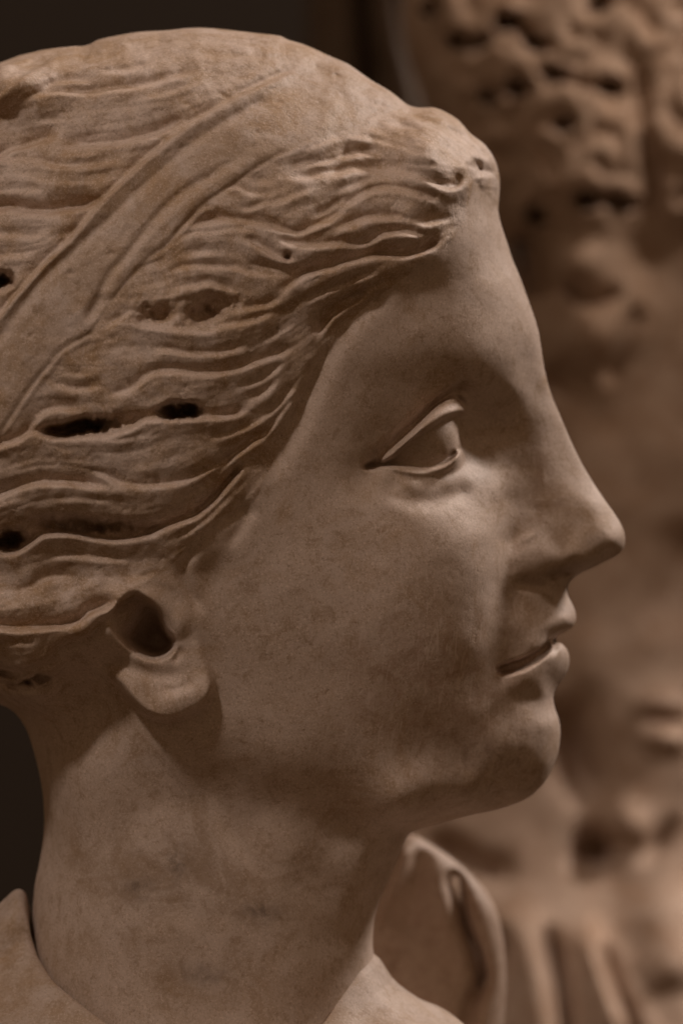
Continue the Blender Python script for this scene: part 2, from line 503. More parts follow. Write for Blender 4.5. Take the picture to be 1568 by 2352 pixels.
# half widths: (x, y, half width).  the surface as carved, hair included
HP = []
def cran(x, y):
    v = 1-((x-300)/960.0)**2-((y-880)/862.0)**2
    return 592*math.sqrt(max(v, 0.02))
for x in (-300, -150, 0, 150, 300, 450, 600, 750, 880):
    for y in (150, 260, 380, 500, 640, 780, 920, 1060, 1200, 1330):
        if x > 760 and y > 480:
            continue
        if x > 560 and y > 700:
            continue
        if x > 450 and y > 1100:
            continue
        v = 1-((x-300)/960.0)**2-((y-880)/862.0)**2
        if v > 0.06:
            HP.append((x, y, cran(x, y)))
HP += [  # front hair and hairline
    (980, 330, 322), (1060, 380, 262), (1110, 380, 160), (960, 450, 372), (1040, 470, 305), (860, 560, 440), (960, 570, 395),
    (700, 760, 487), (640, 900, 505), (560, 1050, 517), (480, 1180, 527), (420, 1260, 530), (300, 1360, 535), (200, 1440, 520),
    (100, 1500, 490), (0, 1480, 470), (-100, 1450, 400), (60, 1580, 385), (150, 1560, 372),
    # forehead and brow
    (1120, 520, 175), (1170, 640, 135), (1120, 640, 228), (1050, 640, 306), (960, 660, 365), (880, 720, 405), (1190, 740, 150),
    (1130, 740, 240), (1050, 750, 318), (960, 770, 370), (860, 820, 415), (1215, 820, 95), (1180, 820, 170), (1130, 815, 248),
    (1080, 830, 290), (1000, 860, 318), (920, 900, 358), (850, 950, 396), (780, 900, 440), (740, 1000, 452), (800, 1040, 418),
    (680, 1100, 470), (620, 1180, 482),
    # eye socket and nose root
    (1240, 890, 52), (1215, 890, 92), (1180, 890, 142), (1140, 890, 182), (1100, 880, 240), (1262, 950, 46), (1235, 960, 72), (1195, 960, 96),
    (1150, 960, 112), (1110, 960, 136), (1245, 1040, 82), (1195, 1040, 108), (1140, 1040, 132), (1100, 1050, 152), (1085, 1100, 226), (1045, 1112, 290), (1000, 1120, 326),
    (1060, 880, 256), (1020, 900, 284), (950, 950, 324), (900, 1000, 346), (845, 1075, 376), (870, 1110, 384),
    # cheek
    (930, 1120, 376), (1000, 1140, 338), (1060, 1130, 272), (1100, 1150, 235), (1140, 1130, 182), (800, 1150, 430), (880, 1180, 410),
    (960, 1200, 386), (1030, 1210, 345), (1080, 1220, 304), (1120, 1230, 252), (1150, 1240, 196), (720, 1250, 458), (850, 1280, 430),
    (960, 1300, 400), (1040, 1310, 354), (1090, 1310, 310), (1130, 1310, 252), (1000, 1400, 376), (1070, 1400, 326), (1120, 1400, 268),
    (1150, 1390, 222), (650, 1350, 470), (800, 1400, 440), (900, 1480, 408), (1020, 1500, 348), (1090, 1490, 294), (1130, 1480, 243),
    # nose
    (1170, 1150, 148), (1220, 1130, 110), (1280, 1120, 76), (1325, 1130, 58), (1370, 1160, 50), (1180, 1220, 152), (1230, 1210, 122),
    (1290, 1200, 92), (1345, 1200, 74), (1400, 1215, 58), (1240, 1270, 128), (1300, 1260, 100), (1360, 1255, 78), (1410, 1250, 58),
    (1300, 1300, 96), (1350, 1290, 70),
    # mouth and chin
    (1290, 1350, 50), (1260, 1370, 98), (1220, 1370, 140), (1180, 1380, 176), (1300, 1405, 62), (1270, 1420, 106), (1230, 1430, 148),
    (1190, 1440, 184), (1155, 1460, 212), (1290, 1445, 82), (1250, 1480, 130), (1210, 1500, 168), (1160, 1535, 200), (1130, 1560, 228), (1290, 1515, 82), (1260, 1530, 122),
    (1220, 1555, 166), (1180, 1580, 197), (1262, 1600, 80), (1230, 1610, 130), (1190, 1630, 176), (1140, 1640, 218), (1275, 1670, 72), (1250, 1690, 114),
    (1210, 1700, 160), (1160, 1720, 205), (1250, 1760, 96), (1200, 1790, 130), (1140, 1800, 178), (1180, 1840, 92), (1100, 1850, 160), (1080, 1640, 272),
    (1060, 1760, 250), (980, 1620, 334), (960, 1750, 308), (1000, 1860, 216), (940, 1880, 246), (880, 1620, 380), (860, 1750, 352), (860, 1850, 310),
    (760, 1560, 420), (740, 1700, 396), (740, 1820, 366), (640, 1480, 452), (640, 1620, 428), (620, 1760, 398), (560, 1400, 470), (540, 1560, 446),
    # neck
    (900, 1945, 165), (860, 1930, 238), (800, 1920, 296), (700, 1920, 346), (560, 1880, 378), (440, 1850, 388), (320, 1800, 378), (200, 1760, 332), (130, 1780, 232),
    (440, 1700, 424), (300, 1640, 384), (200, 1640, 332), (120, 1660, 268), (860, 2040, 152), (780, 2040, 272), (660, 2050, 352), (500, 2020, 400), (360, 1960, 402), (230, 1920, 352), (140, 1920, 232),
    (820, 2180, 172), (720, 2180, 314), (560, 2180, 398), (400, 2150, 420), (250, 2130, 372), (140, 2130, 262), (820, 2360, 205), (700, 2360, 340),
    (500, 2360, 420), (300, 2360, 402), (160, 2360, 292), (800, 2540, 230), (500, 2540, 420), (200, 2540, 320),
]
PTS = []; VAL = []
gi = lambda x, y: ((np.array([x])-F.x0)/F.st, (np.array([y])-F.y0)/F.st)
for (x, y, h) in HP:
    if y > 1740 and x < 830:
        h = h*(1-0.11*float(sstep(1740, 1860, y)))
    u = float(bilin(Uf, *gi(x, y))[0])
    if u > 0.12:
        PTS.append((x, y)); VAL.append(h/math.sqrt(u))
# roundness of the silhouette itself: plateau value on the outline (curvature radius = v*v/(2*60))
EDGE = [(0, 122, 225), (260, 63, 245), (455, 45, 250), (640, 64, 240), (800, 130, 225), (940, 226, 200), (1030, 243, 150), (1115, 315, 120),
    (1153, 410, 110), (1170, 545, 140), (1200, 625, 150), (1232, 715, 145), (1250, 792, 115), (1262, 860, 70), (1277, 910, 48), (1316, 1002, 38), (1370, 1105, 38),
    (1428, 1190, 46), (1445, 1243, 62), (1400, 1290, 60), (1325, 1328, 45), (1309, 1356, 52), (1331, 1415, 80), (1316, 1520, 88),
    (1278, 1607, 92), (1295, 1690, 98), (1263, 1800, 108), (1150, 1870, 120), (1010, 1904, 190), (938, 1932, 165), (896, 2030, 165), (858, 2180, 180),
    (880, 2330, 190), (40, 2260, 220), (88, 1935, 200), (68, 1742, 190), (-60, 1590, 200), (-340, 1180, 230), (-402, 760, 240), (-235, 290, 230)]
for (x, y, v) in EDGE:
    PTS.append((x, y)); VAL.append(v)
Hf = np.maximum(tps(PTS, VAL, F.X, F.Y, 2e-5), 28.0)
G = Uf*Hf*Hf
H = np.sqrt(np.maximum(G, 0))

# ---- eye
def shell(cx, cy, R, d0):
    r2 = (F.X-cx)**2+(F.Y-cy)**2
    return d0+np.sqrt(np.maximum(R*R-r2, 0)), r2 < R*R
E = np.zeros_like(H)           # edits to the half width
LID_TOP = [(836, 1073), (876, 1049), (916, 1020), (959, 979), (996, 941), (1024, 919), (1046, 909), (1061, 914), (1071, 930), (1073, 942)]
LID_MARGIN = [(1049, 951), (1021, 963), (996, 979), (964, 999), (924, 1031), (900, 1054), (870, 1070)]
UPPER_LID = LID_TOP+LID_MARGIN
BALL = [(868, 1068), (900, 1048), (924, 1027), (964, 996), (996, 975), (1021, 958), (1046, 950), (1054, 975), (1056, 1005), (1056, 1030),
        (1042, 1036), (1018, 1056), (990, 1068), (962, 1073), (934, 1071), (905, 1069)]
LOWER_LID = [(868, 1070), (905, 1064), (934, 1070), (962, 1074), (990, 1069), (1018, 1056), (1040, 1036), (1050, 1025), (1060, 1027), (1067, 1038),
             (1066, 1060), (1050, 1082), (1015, 1100), (970, 1104), (925, 1096)]
H1 = H.copy()
# crease between brow and upper lid
F.ridge(H1, [(828, 1078), (872, 1040), (915, 1003), (960, 962), (1000, 926), (1035, 903), (1062, 892), (1092, 903)], 12, -26, 40)
# hollow beside the eye
ball, inb = shell(944, 1010, 109, 0)
ball = 238+0.86*ball
lid, inl = shell(936, 1008, 150, 196)
low, inw = shell(936, 1006, 146, 200)
mB = F.mask(BALL, 3.0)
sdU = F.sdf(catmull(UPPER_LID, 6, True), 60); sdL = F.sdf(catmull(LOWER_LID, 6, True), 60)
def pad(sd, wr):    # rounded cushion
    t = np.clip(sd/wr, 0, 1)
    return np.sqrt(np.maximum(1-(1-t)**2, 0))
mU = sstep(-4.5, 3.0, sdU); mL = sstep(-2.0, 19.0, sdL)
lid = np.where(inl, lid, 196)-2+30*pad(sdU, 16)
low = np.maximum(np.where(inw, low, 200), H1-4)+14+5*pad(sdL, 24)
fadeL = sstep(1102, 1080, F.Y+0.0*F.X)*sstep(870, 915, F.X)      # the lower lid runs out into the cheek
mL = mL*(0.25+0.75*fadeL)
H1 = H1*(1-mL)+mL*low
H1 = H1*(1-mB)+mB*np.where(inb, ball, 238)
H1 = H1*(1-mU)+mU*lid
F.ridge(H1, [(870, 1066), (900, 1047), (930, 1020), (964, 991), (996, 970), (1021, 955), (1048, 944), (1064, 938)], 7, 3, 30)
F.ridge(H1, [(915, 1072), (962, 1080), (1000, 1074), (1030, 1058), (1054, 1034)], 9, 3, 25)
F.ridge(H1, [(880, 1092), (925, 1138), (985, 1152), (1045, 1132), (1078, 1095)], 24, -13, 40)
F.ridge(H1, [(836, 1080), (858, 1070), (885, 1062)], 8, -16, 20)

# ---- nose wing, nostril
wing = np.zeros_like(H)
F.dent(wing, 1228, 1278, 60, 48, -8, 17, 2.4)
below = sstep(1316, 1338, F.Y+0.10*(F.X-1220))           # the wing stops at its lower rim
H1 += wing*(1-below)
F.ridge(H1, [(1206, 1222), (1180, 1244), (1166, 1275), (1166, 1308), (1180, 1336)], 22, -10, 40)
F.ridge(H1, [(1180, 1338), (1215, 1346), (1250, 1348), (1285, 1340)], 14, -14, 25)
F.ridge(H1, [(1250, 1334), (1278, 1324), (1306, 1318), (1330, 1316)], 9, -38, 26)
F.dent(H1, 1215, 1236, 24, 9, -30, 5)
F.ridge(H1, [(1165, 1300), (1152, 1350), (1146, 1400), (1142, 1450)], 22, -8, 50)
F.ridge(H1, [(1148, 1470), (1150, 1500), (1146, 1540), (1142, 1570)], 22, -6, 50)

# ---- mouth
MOUTH = [(1144, 1538), (1172, 1524), (1204, 1514), (1238, 1496), (1262, 1476), (1284, 1460), (1304, 1453), (1316, 1452), (1300, 1468), (1278, 1479), (1264, 1500), (1240, 1521), (1203, 1541), (1172, 1549), (1152, 1551)]
H1 -= np.minimum(66, 0.48*H1)*F.mask(MOUTH, 3.5, 5)
F.ridge(H1, [(1195, 1506), (1215, 1496), (1240, 1478), (1270, 1452), (1300, 1430)], 20, 4, 40)
F.ridge(H1, [(1175, 1566), (1215, 1560), (1250, 1542), (1280, 1522), (1300, 1508)], 32, 6, 40)
F.ridge(H1, [(1150, 1590), (1195, 1604), (1235, 1604), (1268, 1600)], 24, -4, 40)
F.dent(H1, 1138, 1552, 20, 30, 0, -5)
F.dent(H1, 1255, 1700, 45, 60, 0, 7)

# ---- ear
EAR = [(170, 1476), (192, 1500), (228, 1537), (270, 1564), (290, 1588), (312, 1614), (336, 1635), (362, 1647), (390, 1651), (416, 1646),
       (448, 1630), (474, 1612), (490, 1585), (488, 1550), (470, 1500), (452, 1450), (440, 1400), (400, 1350), (340, 1340), (270, 1380), (215, 1440)]
CONCHA = [(312, 1366), (342, 1384), (364, 1406), (372, 1438), (385, 1458), (398, 1472), (387, 1494), (360, 1503), (335, 1495), (305, 1477),
          (279, 1453), (268, 1426), (273, 1400), (290, 1378)]
mE = F.mask(EAR, 12.0)
earH = 392+88*sstep(190, 330, F.X)-0.10*np.maximum(1480-F.Y, 0)
H1 = H1*(1-mE)+mE*np.maximum(earH, H1*0.99)
F.dent(H1, 425, 1602, 66, 34, -22, 17, 2.5)                    # lobe
F.ridge(H1, [(190, 1492), (228, 1526), (266, 1550), (292, 1576), (318, 1604), (352, 1630)], 18, 7, 110)
F.ridge(H1, [(215, 1480), (250, 1512), (300, 1530), (345, 1545), (400, 1548), (440, 1530)], 18, -9, 60)
F.ridge(H1, [(365, 1570), (395, 1583), (430, 1572), (455, 1552)], 10, -7, 30)
F.ridge(H1, [(245, 1420), (262, 1462), (295, 1495), (335, 1514), (380, 1514)], 14, 8, 40)
mC = F.mask(CONCHA, 14.0)
H1 -= (60+90*sstep(275, 345, F.X+0.4*(F.Y-1430)))*mC
F.dent(H1, 360, 1456, 30, 40, 30, -60)
F.dent(H1, 412, 1432, 34, 40, 20, 16)                          # tragus
F.ridge(H1, [(415, 1478), (412, 1505), (398, 1524)], 9, -8, 18)
# side lock in front of the ear
F.ridge(H1, [(470, 1240), (436, 1278), (424, 1312), (436, 1350), (456, 1390), (470, 1418)], 13, -11, 50)
F.ridge(H1, [(520, 1245), (470, 1275), (448, 1312), (456, 1350), (470, 1378)], 18, 4, 50)
F.dent(H1, 505, 1302, 40, 55, 15, -9)
F.ridge(H1, [(592, 1150), (560, 1200), (520, 1262)], 16, -9, 40)

# ---- jaw and neck modelling
F.ridge(H1, [(440, 1690), (560, 1800), (700, 1880), (840, 1915), (930, 1928)], 60, -9, 160)
F.ridge(H1, [(330, 1850), (480, 1930), (600, 2050), (690, 2200), (740, 2352)], 70, 16, 150)
F.ridge(H1, [(660, 1960), (730, 2080), (790, 2230)], 50, -12, 90)

# ---- hair: every traced lock edge (left to right), groove depth, groove width, crest, crest width
BAND_TOP = [(-430, 1180), (-300, 1060), (-120, 880), (0, 742), (37, 694), (82, 643), (120, 601), (175, 546), (250, 456), (350, 360), (435, 290), (470, 268),
            (560, 213), (640, 172), (690, 148), (740, 122), (790, 90)]
BAND_LOW = [(990, 214), (930, 236), (870, 256), (800, 290), (700, 332), (650, 356), (590, 388), (545, 422), (500, 452), (450, 490), (392, 562),
            (350, 596), (307, 641), (272, 684), (240, 725), (215, 766), (178, 792), (150, 811), (112, 854), (87, 884), (57, 928), (32, 964),
            (7, 1004), (-60, 1110), (-200, 1290), (-430, 1480)]
BAND = BAND_TOP+BAND_LOW
HAIRLINE = [(303, 1372), (350, 1332), (400, 1290), (430, 1255), (480, 1206), (525, 1175), (585, 1145), (604, 1100), (640, 1040), (672, 985), (700, 925),
            (738, 842), (768, 782), (800, 740), (850, 692), (900, 655), (960, 612), (1010, 574), (1040, 545), (1060, 505), (1077, 460), (1092, 412),
            (1112, 430), (1150, 474)]
HAIR = [(-430, 1000), (-430, 500), (-250, 200), (0, 60), (400, 10), (700, 40), (960, 190), (1100, 270), (1180, 380), (1165, 476)] + HAIRLINE[::-1][1:] + \
       [(261, 1408), (222, 1438), (204, 1456), (165, 1470), (135, 1485), (150, 1540), (130, 1590), (70, 1614), (18, 1640), (-60, 1640), (-300, 1480)]
mBand = F.mask(BAND, 5.0)
mBand = mBand*(1-0.8*sstep(640, 820, F.X))
LOCKS = [
    # behind the band
    ([(-120, 330), (0, 224), (37, 192), (65, 167), (100, 142), (117, 127), (145, 114)], 7, 20, 11, 30),
    ([(-80, 250), (-20, 205), (40, 165), (90, 128)], 4, 20, 5, 24),
    ([(85, 216), (100, 208), (120, 199), (150, 190), (187, 187), (232, 183)], 20, 24, 5, 16),
    ([(228, 170), (275, 164), (312, 157), (362, 141)], 11, 11, 4, 14),
    ([(60, 236), (77, 227), (115, 217), (150, 215), (200, 217), (250, 209), (300, 204), (350, 194), (400, 178), (460, 158)], 19, 22, 9, 40),
    ([(300, 232), (350, 224), (420, 205), (480, 180)], 5, 16, 3, 20),
    ([(70, 283), (125, 280), (165, 274)], 9, 12, 4, 20),
    ([(180, 262), (250, 258), (330, 246), (390, 232)], 4, 14, 4, 20),
    ([(-120, 420), (-40, 380), (0, 364), (32, 349), (75, 337), (120, 324), (150, 318)], 26, 32, 8, 18),
    ([(140, 346), (212, 340), (262, 337), (312, 327), (350, 317), (392, 299), (440, 270)], 26, 42, 10, 30),
    ([(-120, 400), (0, 371), (25, 374), (62, 372), (100, 377), (125, 385), (150, 388), (200, 387), (290, 374)], 12, 13, 9, 34),
    ([(140, 356), (190, 360), (250, 352)], 6, 10, 4, 16),
    ([(-100, 470), (0, 446), (60, 443), (120, 448)], 9, 14, 5, 20),
    ([(-120, 520), (0, 489), (32, 487), (70, 495), (125, 496), (155, 492), (187, 486), (212, 479), (245, 460)], 40, 44, 12, 44),
    ([(60, 410), (150, 425), (240, 420), (300, 400)], 5, 18, 4, 24),
    ([(-60, 560), (20, 548), (80, 552), (130, 540)], 8, 18, 6, 24),
    ([(-60, 610), (10, 596), (60, 594), (100, 580)], 9, 20, 5, 24),
    ([(-60, 700), (0, 680), (40, 668)], 7, 20, 4, 24),
    ([(420, 130), (500, 124), (580, 128), (640, 140)], 4, 22, 4, 30),
    ([(330, 110), (420, 92), (520, 92), (600, 104)], 4, 20, 4, 30),
    # crown in front of the band
    ([(690, 352), (712, 346), (742, 331), (767, 321), (800, 300)], 3, 14, 5, 14),
    ([(650, 395), (700, 380), (745, 376), (790, 360)], 13, 22, 3, 14),
    ([(784, 318), (821, 313), (844, 316), (871, 323), (904, 333), (924, 338), (946, 348), (974, 351), (996, 348)], 7, 12, 7, 18),
    ([(860, 268), (900, 284), (940, 292), (985, 310)], 5, 14, 5, 18),
    ([(900, 250), (950, 262), (1000, 290)], 5, 12, 5, 20),
    ([(820, 288), (870, 296), (910, 306)], 4, 12, 4, 14),
    ([(770, 385), (784, 368), (804, 356), (829, 352), (859, 353), (890, 357)], 15, 28, 8, 22),
    ([(740, 420), (784, 403), (809, 393), (834, 391), (866, 393), (909, 395), (939, 401), (971, 408), (991, 421), (1024, 432), (1049, 428), (1062, 414), (1066, 394)], 14, 24, 9, 22),
    ([(900, 372), (940, 378), (985, 384), (1030, 388)], 6, 12, 6, 16),
    ([(760, 452), (800, 435), (840, 420), (880, 414), (930, 420)], 7, 14, 4, 14),
    ([(770, 494), (784, 483), (821, 458), (846, 443), (879, 433), (909, 435), (939, 442), (971, 453), (996, 458), (1026, 457)], 17, 16, 9, 26),
    ([(940, 434), (970, 441), (1010, 452)], 8, 7, 3, 8),
    ([(760, 540), (784, 526), (821, 513), (844, 506), (884, 503), (924, 506), (942, 511)], 20, 26, 6, 18),
    ([(936, 512), (954, 511), (974, 516), (1000, 511), (1040, 500)], 18, 24, 7, 18),
    ([(1050, 340), (1068, 372), (1078, 405), (1076, 435), (1062, 470)], 0.1, 10, 6, 22),
    ([(1080, 330), (1110, 348), (1140, 352)], 8, 14, 5, 18),
    ([(1090, 400), (1115, 388), (1150, 396)], 12, 16, 6, 22),
    # under the band, upper locks
    ([(500, 455), (542, 437), (567, 446), (604, 454), (640, 452)], 9, 14, 7, 14),
    ([(560, 424), (585, 424), (620, 424), (648, 420)], 12, 10, 3, 10),
    ([(655, 422), (669, 418), (704, 414), (742, 404), (784, 394), (820, 380)], 12, 16, 8, 20),
    ([(525, 478), (537, 479), (572, 487), (609, 474), (637, 472), (692, 449), (730, 438)], 10, 16, 8, 20),
    ([(395, 560), (402, 552), (442, 512), (472, 487), (510, 468)], 7, 12, 9, 16),
    ([(430, 540), (442, 532), (472, 519), (504, 514), (542, 514), (580, 519), (622, 526), (655, 537), (687, 542), (717, 529), (742, 517), (776, 497), (800, 480)], 26, 28, 8, 16),
    ([(700, 505), (740, 495), (780, 470), (810, 450)], 14, 22, 4, 14),
    ([(404, 562), (442, 547), (492, 542), (532, 534), (552, 534), (600, 540)], 7, 12, 9, 24),
    ([(548, 545), (567, 558), (592, 569), (617, 584), (637, 597), (660, 604), (700, 604)], 14, 18, 12, 24),
    ([(630, 552), (642, 557), (662, 564), (692, 568), (722, 570), (754, 567), (788, 566), (826, 567), (856, 556), (881, 543), (918, 536), (956, 540), (985, 542)], 25, 24, 9, 22),
    ([(870, 512), (900, 505), (950, 512), (985, 522)], 8, 12, 3, 12),
    ([(410, 600), (442, 592), (480, 588), (520, 591)], 9, 16, 7, 18),
    ([(385, 636), (417, 624), (454, 619), (492, 622), (542, 622), (572, 631), (617, 637), (667, 638), (694, 640)], 14, 20, 8, 22),
    ([(560, 610), (610, 622), (660, 624), (700, 616)], 16, 26, 2, 10),
    ([(650, 684), (657, 674), (672, 657), (700, 637), (742, 624), (767, 618), (788, 609), (818, 601), (856, 592), (886, 590), (923, 591), (955, 584), (990, 570), (1022, 550)], 34, 34, 10, 30),
    ([(895, 580), (915, 575), (938, 572)], 4, 6, 7, 6),
    ([(385, 678), (422, 668), (454, 663), (480, 657), (517, 669), (542, 677), (566, 692)], 8, 14, 12, 16),
    ([(540, 722), (552, 717), (604, 709), (640, 694), (657, 674)], 14, 18, 5, 14),
    ([(300, 728), (330, 752), (360, 756), (392, 762), (474, 766), (517, 754), (554, 749), (592, 739), (617, 729), (646, 719)], 12, 15, 13, 34),
    ([(700, 700), (740, 680), (790, 660), (840, 640), (880, 625)], 12, 18, 5, 18),
    ([(760, 712), (800, 690), (850, 668), (900, 640)], 10, 14, 4, 12),
    ([(720, 790), (760, 735), (800, 705), (850, 675)], 26, 36, 2, 10, 40),
    ([(230, 765), (262, 751), (307, 723), (340, 716)], 9, 12, 8, 20),
    ([(350, 806), (392, 808), (429, 816), (467, 818), (504, 816), (542, 808), (580, 796)], 14, 12, 7, 20),
    ([(250, 915), (275, 909), (312, 896), (337, 874), (362, 861), (392, 858), (429, 860), (472, 862), (504, 861), (542, 853), (579, 841), (617, 828), (642, 818), (680, 803)], 17, 20, 10, 32),
    ([(590, 800), (640, 772), (690, 735)], 6, 14, 6, 24),
    ([(136, 860), (175, 864), (230, 864)], 7, 8, 3, 14),
    ([(132, 884), (160, 894), (180, 899), (215, 896), (256, 889)], 12, 14, 5, 22),
    ([(62, 1012), (72, 996), (85, 979), (107, 956), (130, 946), (160, 944), (205, 949)], 16, 28, 9, 14),
    ([(-80, 1050), (0, 1026), (50, 1014), (72, 1000), (115, 995), (135, 1000), (162, 1006), (225, 1004), (255, 1001), (290, 992), (312, 981), (337, 968), (365, 965), (400, 964), (457, 963), (500, 961), (540, 957), (580, 943)], 22, 20, 11, 34),
    ([(225, 1008), (287, 1015), (337, 1005), (364, 988)], 4, 8, 6, 14),
    ([(540, 900), (600, 880), (640, 850), (668, 828)], 14, 26, 4, 20),
    ([(560, 930), (610, 905), (650, 868)], 16, 24, 4, 16),
    ([(476, 1014), (529, 1001), (567, 988), (604, 966), (629, 948), (667, 906), (690, 876)], 11, 22, 7, 18),
    ([(560, 1040), (610, 1000), (650, 950), (684, 905)], 14, 24, 4, 16),
    ([(110, 1018), (155, 1036), (200, 1036)], 4, 10, 4, 16),
    ([(205, 1078), (250, 1096), (275, 1109), (300, 1114), (337, 1119), (392, 1114), (440, 1104), (490, 1079), (560, 1036), (605, 990)], 15, 24, 9, 22),
    ([(-80, 1190), (10, 1141), (37, 1128), (70, 1118), (100, 1111), (150, 1111), (187, 1114), (225, 1119), (258, 1122)], 22, 30, 11, 26),
    ([(-60, 1190), (0, 1162), (40, 1148), (70, 1138)], 5, 10, 5, 20),
    ([(124, 1152), (162, 1148), (207, 1149), (280, 1157)], 6, 9, 7, 16),
    ([(-60, 1250), (0, 1260), (27, 1268), (55, 1260), (75, 1248), (100, 1230), (120, 1225), (150, 1224), (180, 1225), (200, 1230), (225, 1235), (262, 1239), (300, 1237), (337, 1230), (362, 1220), (405, 1203), (435, 1193), (455, 1184), (490, 1155), (530, 1110), (570, 1062)], 40, 42, 12, 30),
    ([(420, 1150), (470, 1120), (520, 1075), (560, 1030)], 10, 24, 5, 24),
    ([(400, 1245), (440, 1222), (490, 1185), (540, 1130)], 6, 14, 6, 24),
    ([(104, 1286), (150, 1278), (200, 1278), (225, 1283), (262, 1285), (310, 1290)], 10, 14, 12, 26),
    ([(20, 1366), (62, 1358), (87, 1350), (105, 1335), (132, 1328), (180, 1326)], 18, 26, 6, 24),
    ([(-60, 1370), (0, 1361), (40, 1362)], 9, 16, 5, 22),
    ([(-80, 1440), (0, 1440), (50, 1443), (85, 1441), (150, 1436), (190, 1425), (212, 1407), (250, 1393), (285, 1374)], 44, 40, 11, 30),
    ([(-40, 1490), (20, 1478), (70, 1476), (110, 1462)], 7, 14, 4, 22),
    ([(-40, 1580), (0, 1574), (60, 1588), (120, 1576), (150, 1545)], 10, 20, 7, 24),
    ([(-40, 1556), (0, 1552), (40, 1556), (80, 1545)], 22, 16, 3, 14),
]
A = np.zeros_like(H)
for row in LOCKS:
    pts, D, w1, R, w2 = row[:5]
    F.step(A, pts, D*1.12, w1*1.4+7, R*0.95, w2*1.5+8, *(row[5:]))
# lower rim of the hair mass against cheek, ear and neck
RIM = [(0, 1538), (36, 1537), (72, 1531), (114, 1513), (132, 1485), (162, 1469), (204, 1456), (222, 1438), (261, 1408), (303, 1372)]
F.step(A, [(x, y) for x, y in ([(-80, 1540)]+RIM+[(330, 1350)])][::-1], 20, 30, 5, 34)
# channel along the temple where hair leaves the face
F.ridge(A, [(600, 1118), (640, 1050), (676, 985), (706, 920), (735, 852), (770, 782), (812, 728), (862, 686), (920, 646)], 28, -17, 90)
F.ridge(A, [(640, 1010), (690, 930), (728, 850), (760, 790)], 10, -7, 50)
F.ridge(A, [(585, 1148), (545, 1180), (500, 1215)], 14, -8, 40)

# streaks along the locks
cg = Field(F.x0, F.x0+(F.nx-1)*3.0, F.y0, F.y0+(F.ny-1)*3.0, 15.0)
tx = np.zeros_like(cg.X); ty = np.zeros_like(cg.X); wt = np.full(cg.X.shape, 1e-6)
tx += 1e-6
for row in LOCKS:
    p = catmull(row[0], 22.0)
    t = np.gradient(p, axis=0); t /= np.hypot(t[:, 0], t[:, 1])[:, None]+1e-9
    for (px, py), (ax_, ay_) in zip(p, t):
        g = 1.0/(1+((cg.X-px)**2+(cg.Y-py)**2)/900.0)**2
        sg = np.where(ax_ < 0, -1, 1)
        tx += g*ax_*sg; ty += g*ay_*sg; wt += g
ang = np.arctan2(ty, tx)
fi = (F.X-cg.x0)/15.0; fj = (F.Y-cg.y0)/15.0
cx_ = bilin(np.cos(ang), fi, fj); sy_ = bilin(np.sin(ang), fi, fj)
ln = np.hypot(cx_, sy_)+1e-9; cx_ /= ln; sy_ /= ln
wn = rng.standard_normal(H.shape)
def lic(src, n):
    acc = src.copy()
    gx_, gy_ = np.meshgrid(np.arange(F.nx, dtype=float), np.arange(F.ny, dtype=float), indexing='ij')
    for sg in (1, -1):
        pi_, pj_ = gx_.copy(), gy_.copy()
        for k in range(n):
            a = np.clip(np.rint(pi_).astype(int), 0, F.nx-1); b = np.clip(np.rint(pj_).astype(int), 0, F.ny-1)
            pi_ += sg*1.4*cx_[a, b]; pj_ += sg*1.4*sy_[a, b]
            acc += bilin(src, pi_, pj_)
    return acc
st1 = lic(blur(wn, 1.0), 16); st1 /= st1.std()
st2 = lic(blur(rng.standard_normal(H.shape), 2.4), 22); st2 /= st2.std()
w3 = rng.standard_normal(H.shape)
st3 = lic(blur(w3, 1.3)-blur(w3, 3.2), 34); st3 /= st3.std()
st3 = 0.8-np.abs(st3)*1.2
mHair = F.mask(HAIR, 6.0, 12)
hairOnly = mHair*(1-mBand)
lump = F.noise(70, 3, 1.6)
amp = 0.55+0.45*np.clip(0.5+0.5*F.noise(160, 5, 1.2), 0, 1)
soft_crown = 1-0.55*sstep(330, 120, F.Y)*sstep(350, 560, F.X)
fine = (0.5*st1+1.6*st2+1.25*st3*(0.35+0.65*sstep(-0.4, 0.9, F.noise(130, 41, 1.5))))*amp*soft_crown+1.5*lump
A = A*(1-mBand)+fine*hairOnly
# drill holes
HOLES = [(4, 651, 30, 20, 0, 130), (185, 985, 66, 17, -9, 120), (250, 974, 60, 16, -8, 45), (418, 946, 46, 16, -4, 130), (25, 1238, 34, 22, -25, 100), (210, 1207, 120, 15, 3, 60),
         (365, 727, 40, 18, -4, 40), (470, 727, 36, 21, -8, 44), (500, 705, 55, 24, -12, 26), (660, 594, 8, 6, 20, 34), (80, 1560, 40, 10, -8, 40), (1098, 372, 10, 8, 0, 10)]
rag1 = 3.0*F.noise(26, 61, 1.0); rag2 = 3.0*F.noise(26, 62, 1.0); rag3 = F.noise(20, 63, 1.0)
for (hx, hy, rx, ry, an, dp) in HOLES:
    bx = F.box(np.array([[hx, hy]]), 2.2*max(rx, ry)+10)
    sl = (slice(bx[0], bx[1]), slice(bx[2], bx[3]))
    ca, sa = math.cos(math.radians(an)), math.sin(math.radians(an))
    dx = F.X[sl]-hx+rag1[sl]; dy_ = F.Y[sl]-hy+rag2[sl]
    uu = (dx*ca+dy_*sa)/rx; vv = (-dx*sa+dy_*ca)/ry
    A[sl] -= dp*np.exp(-(uu*uu+vv*vv)**((4.0 if dp > 60 else 2.6)/2))*(1+0.10*rag3[sl])

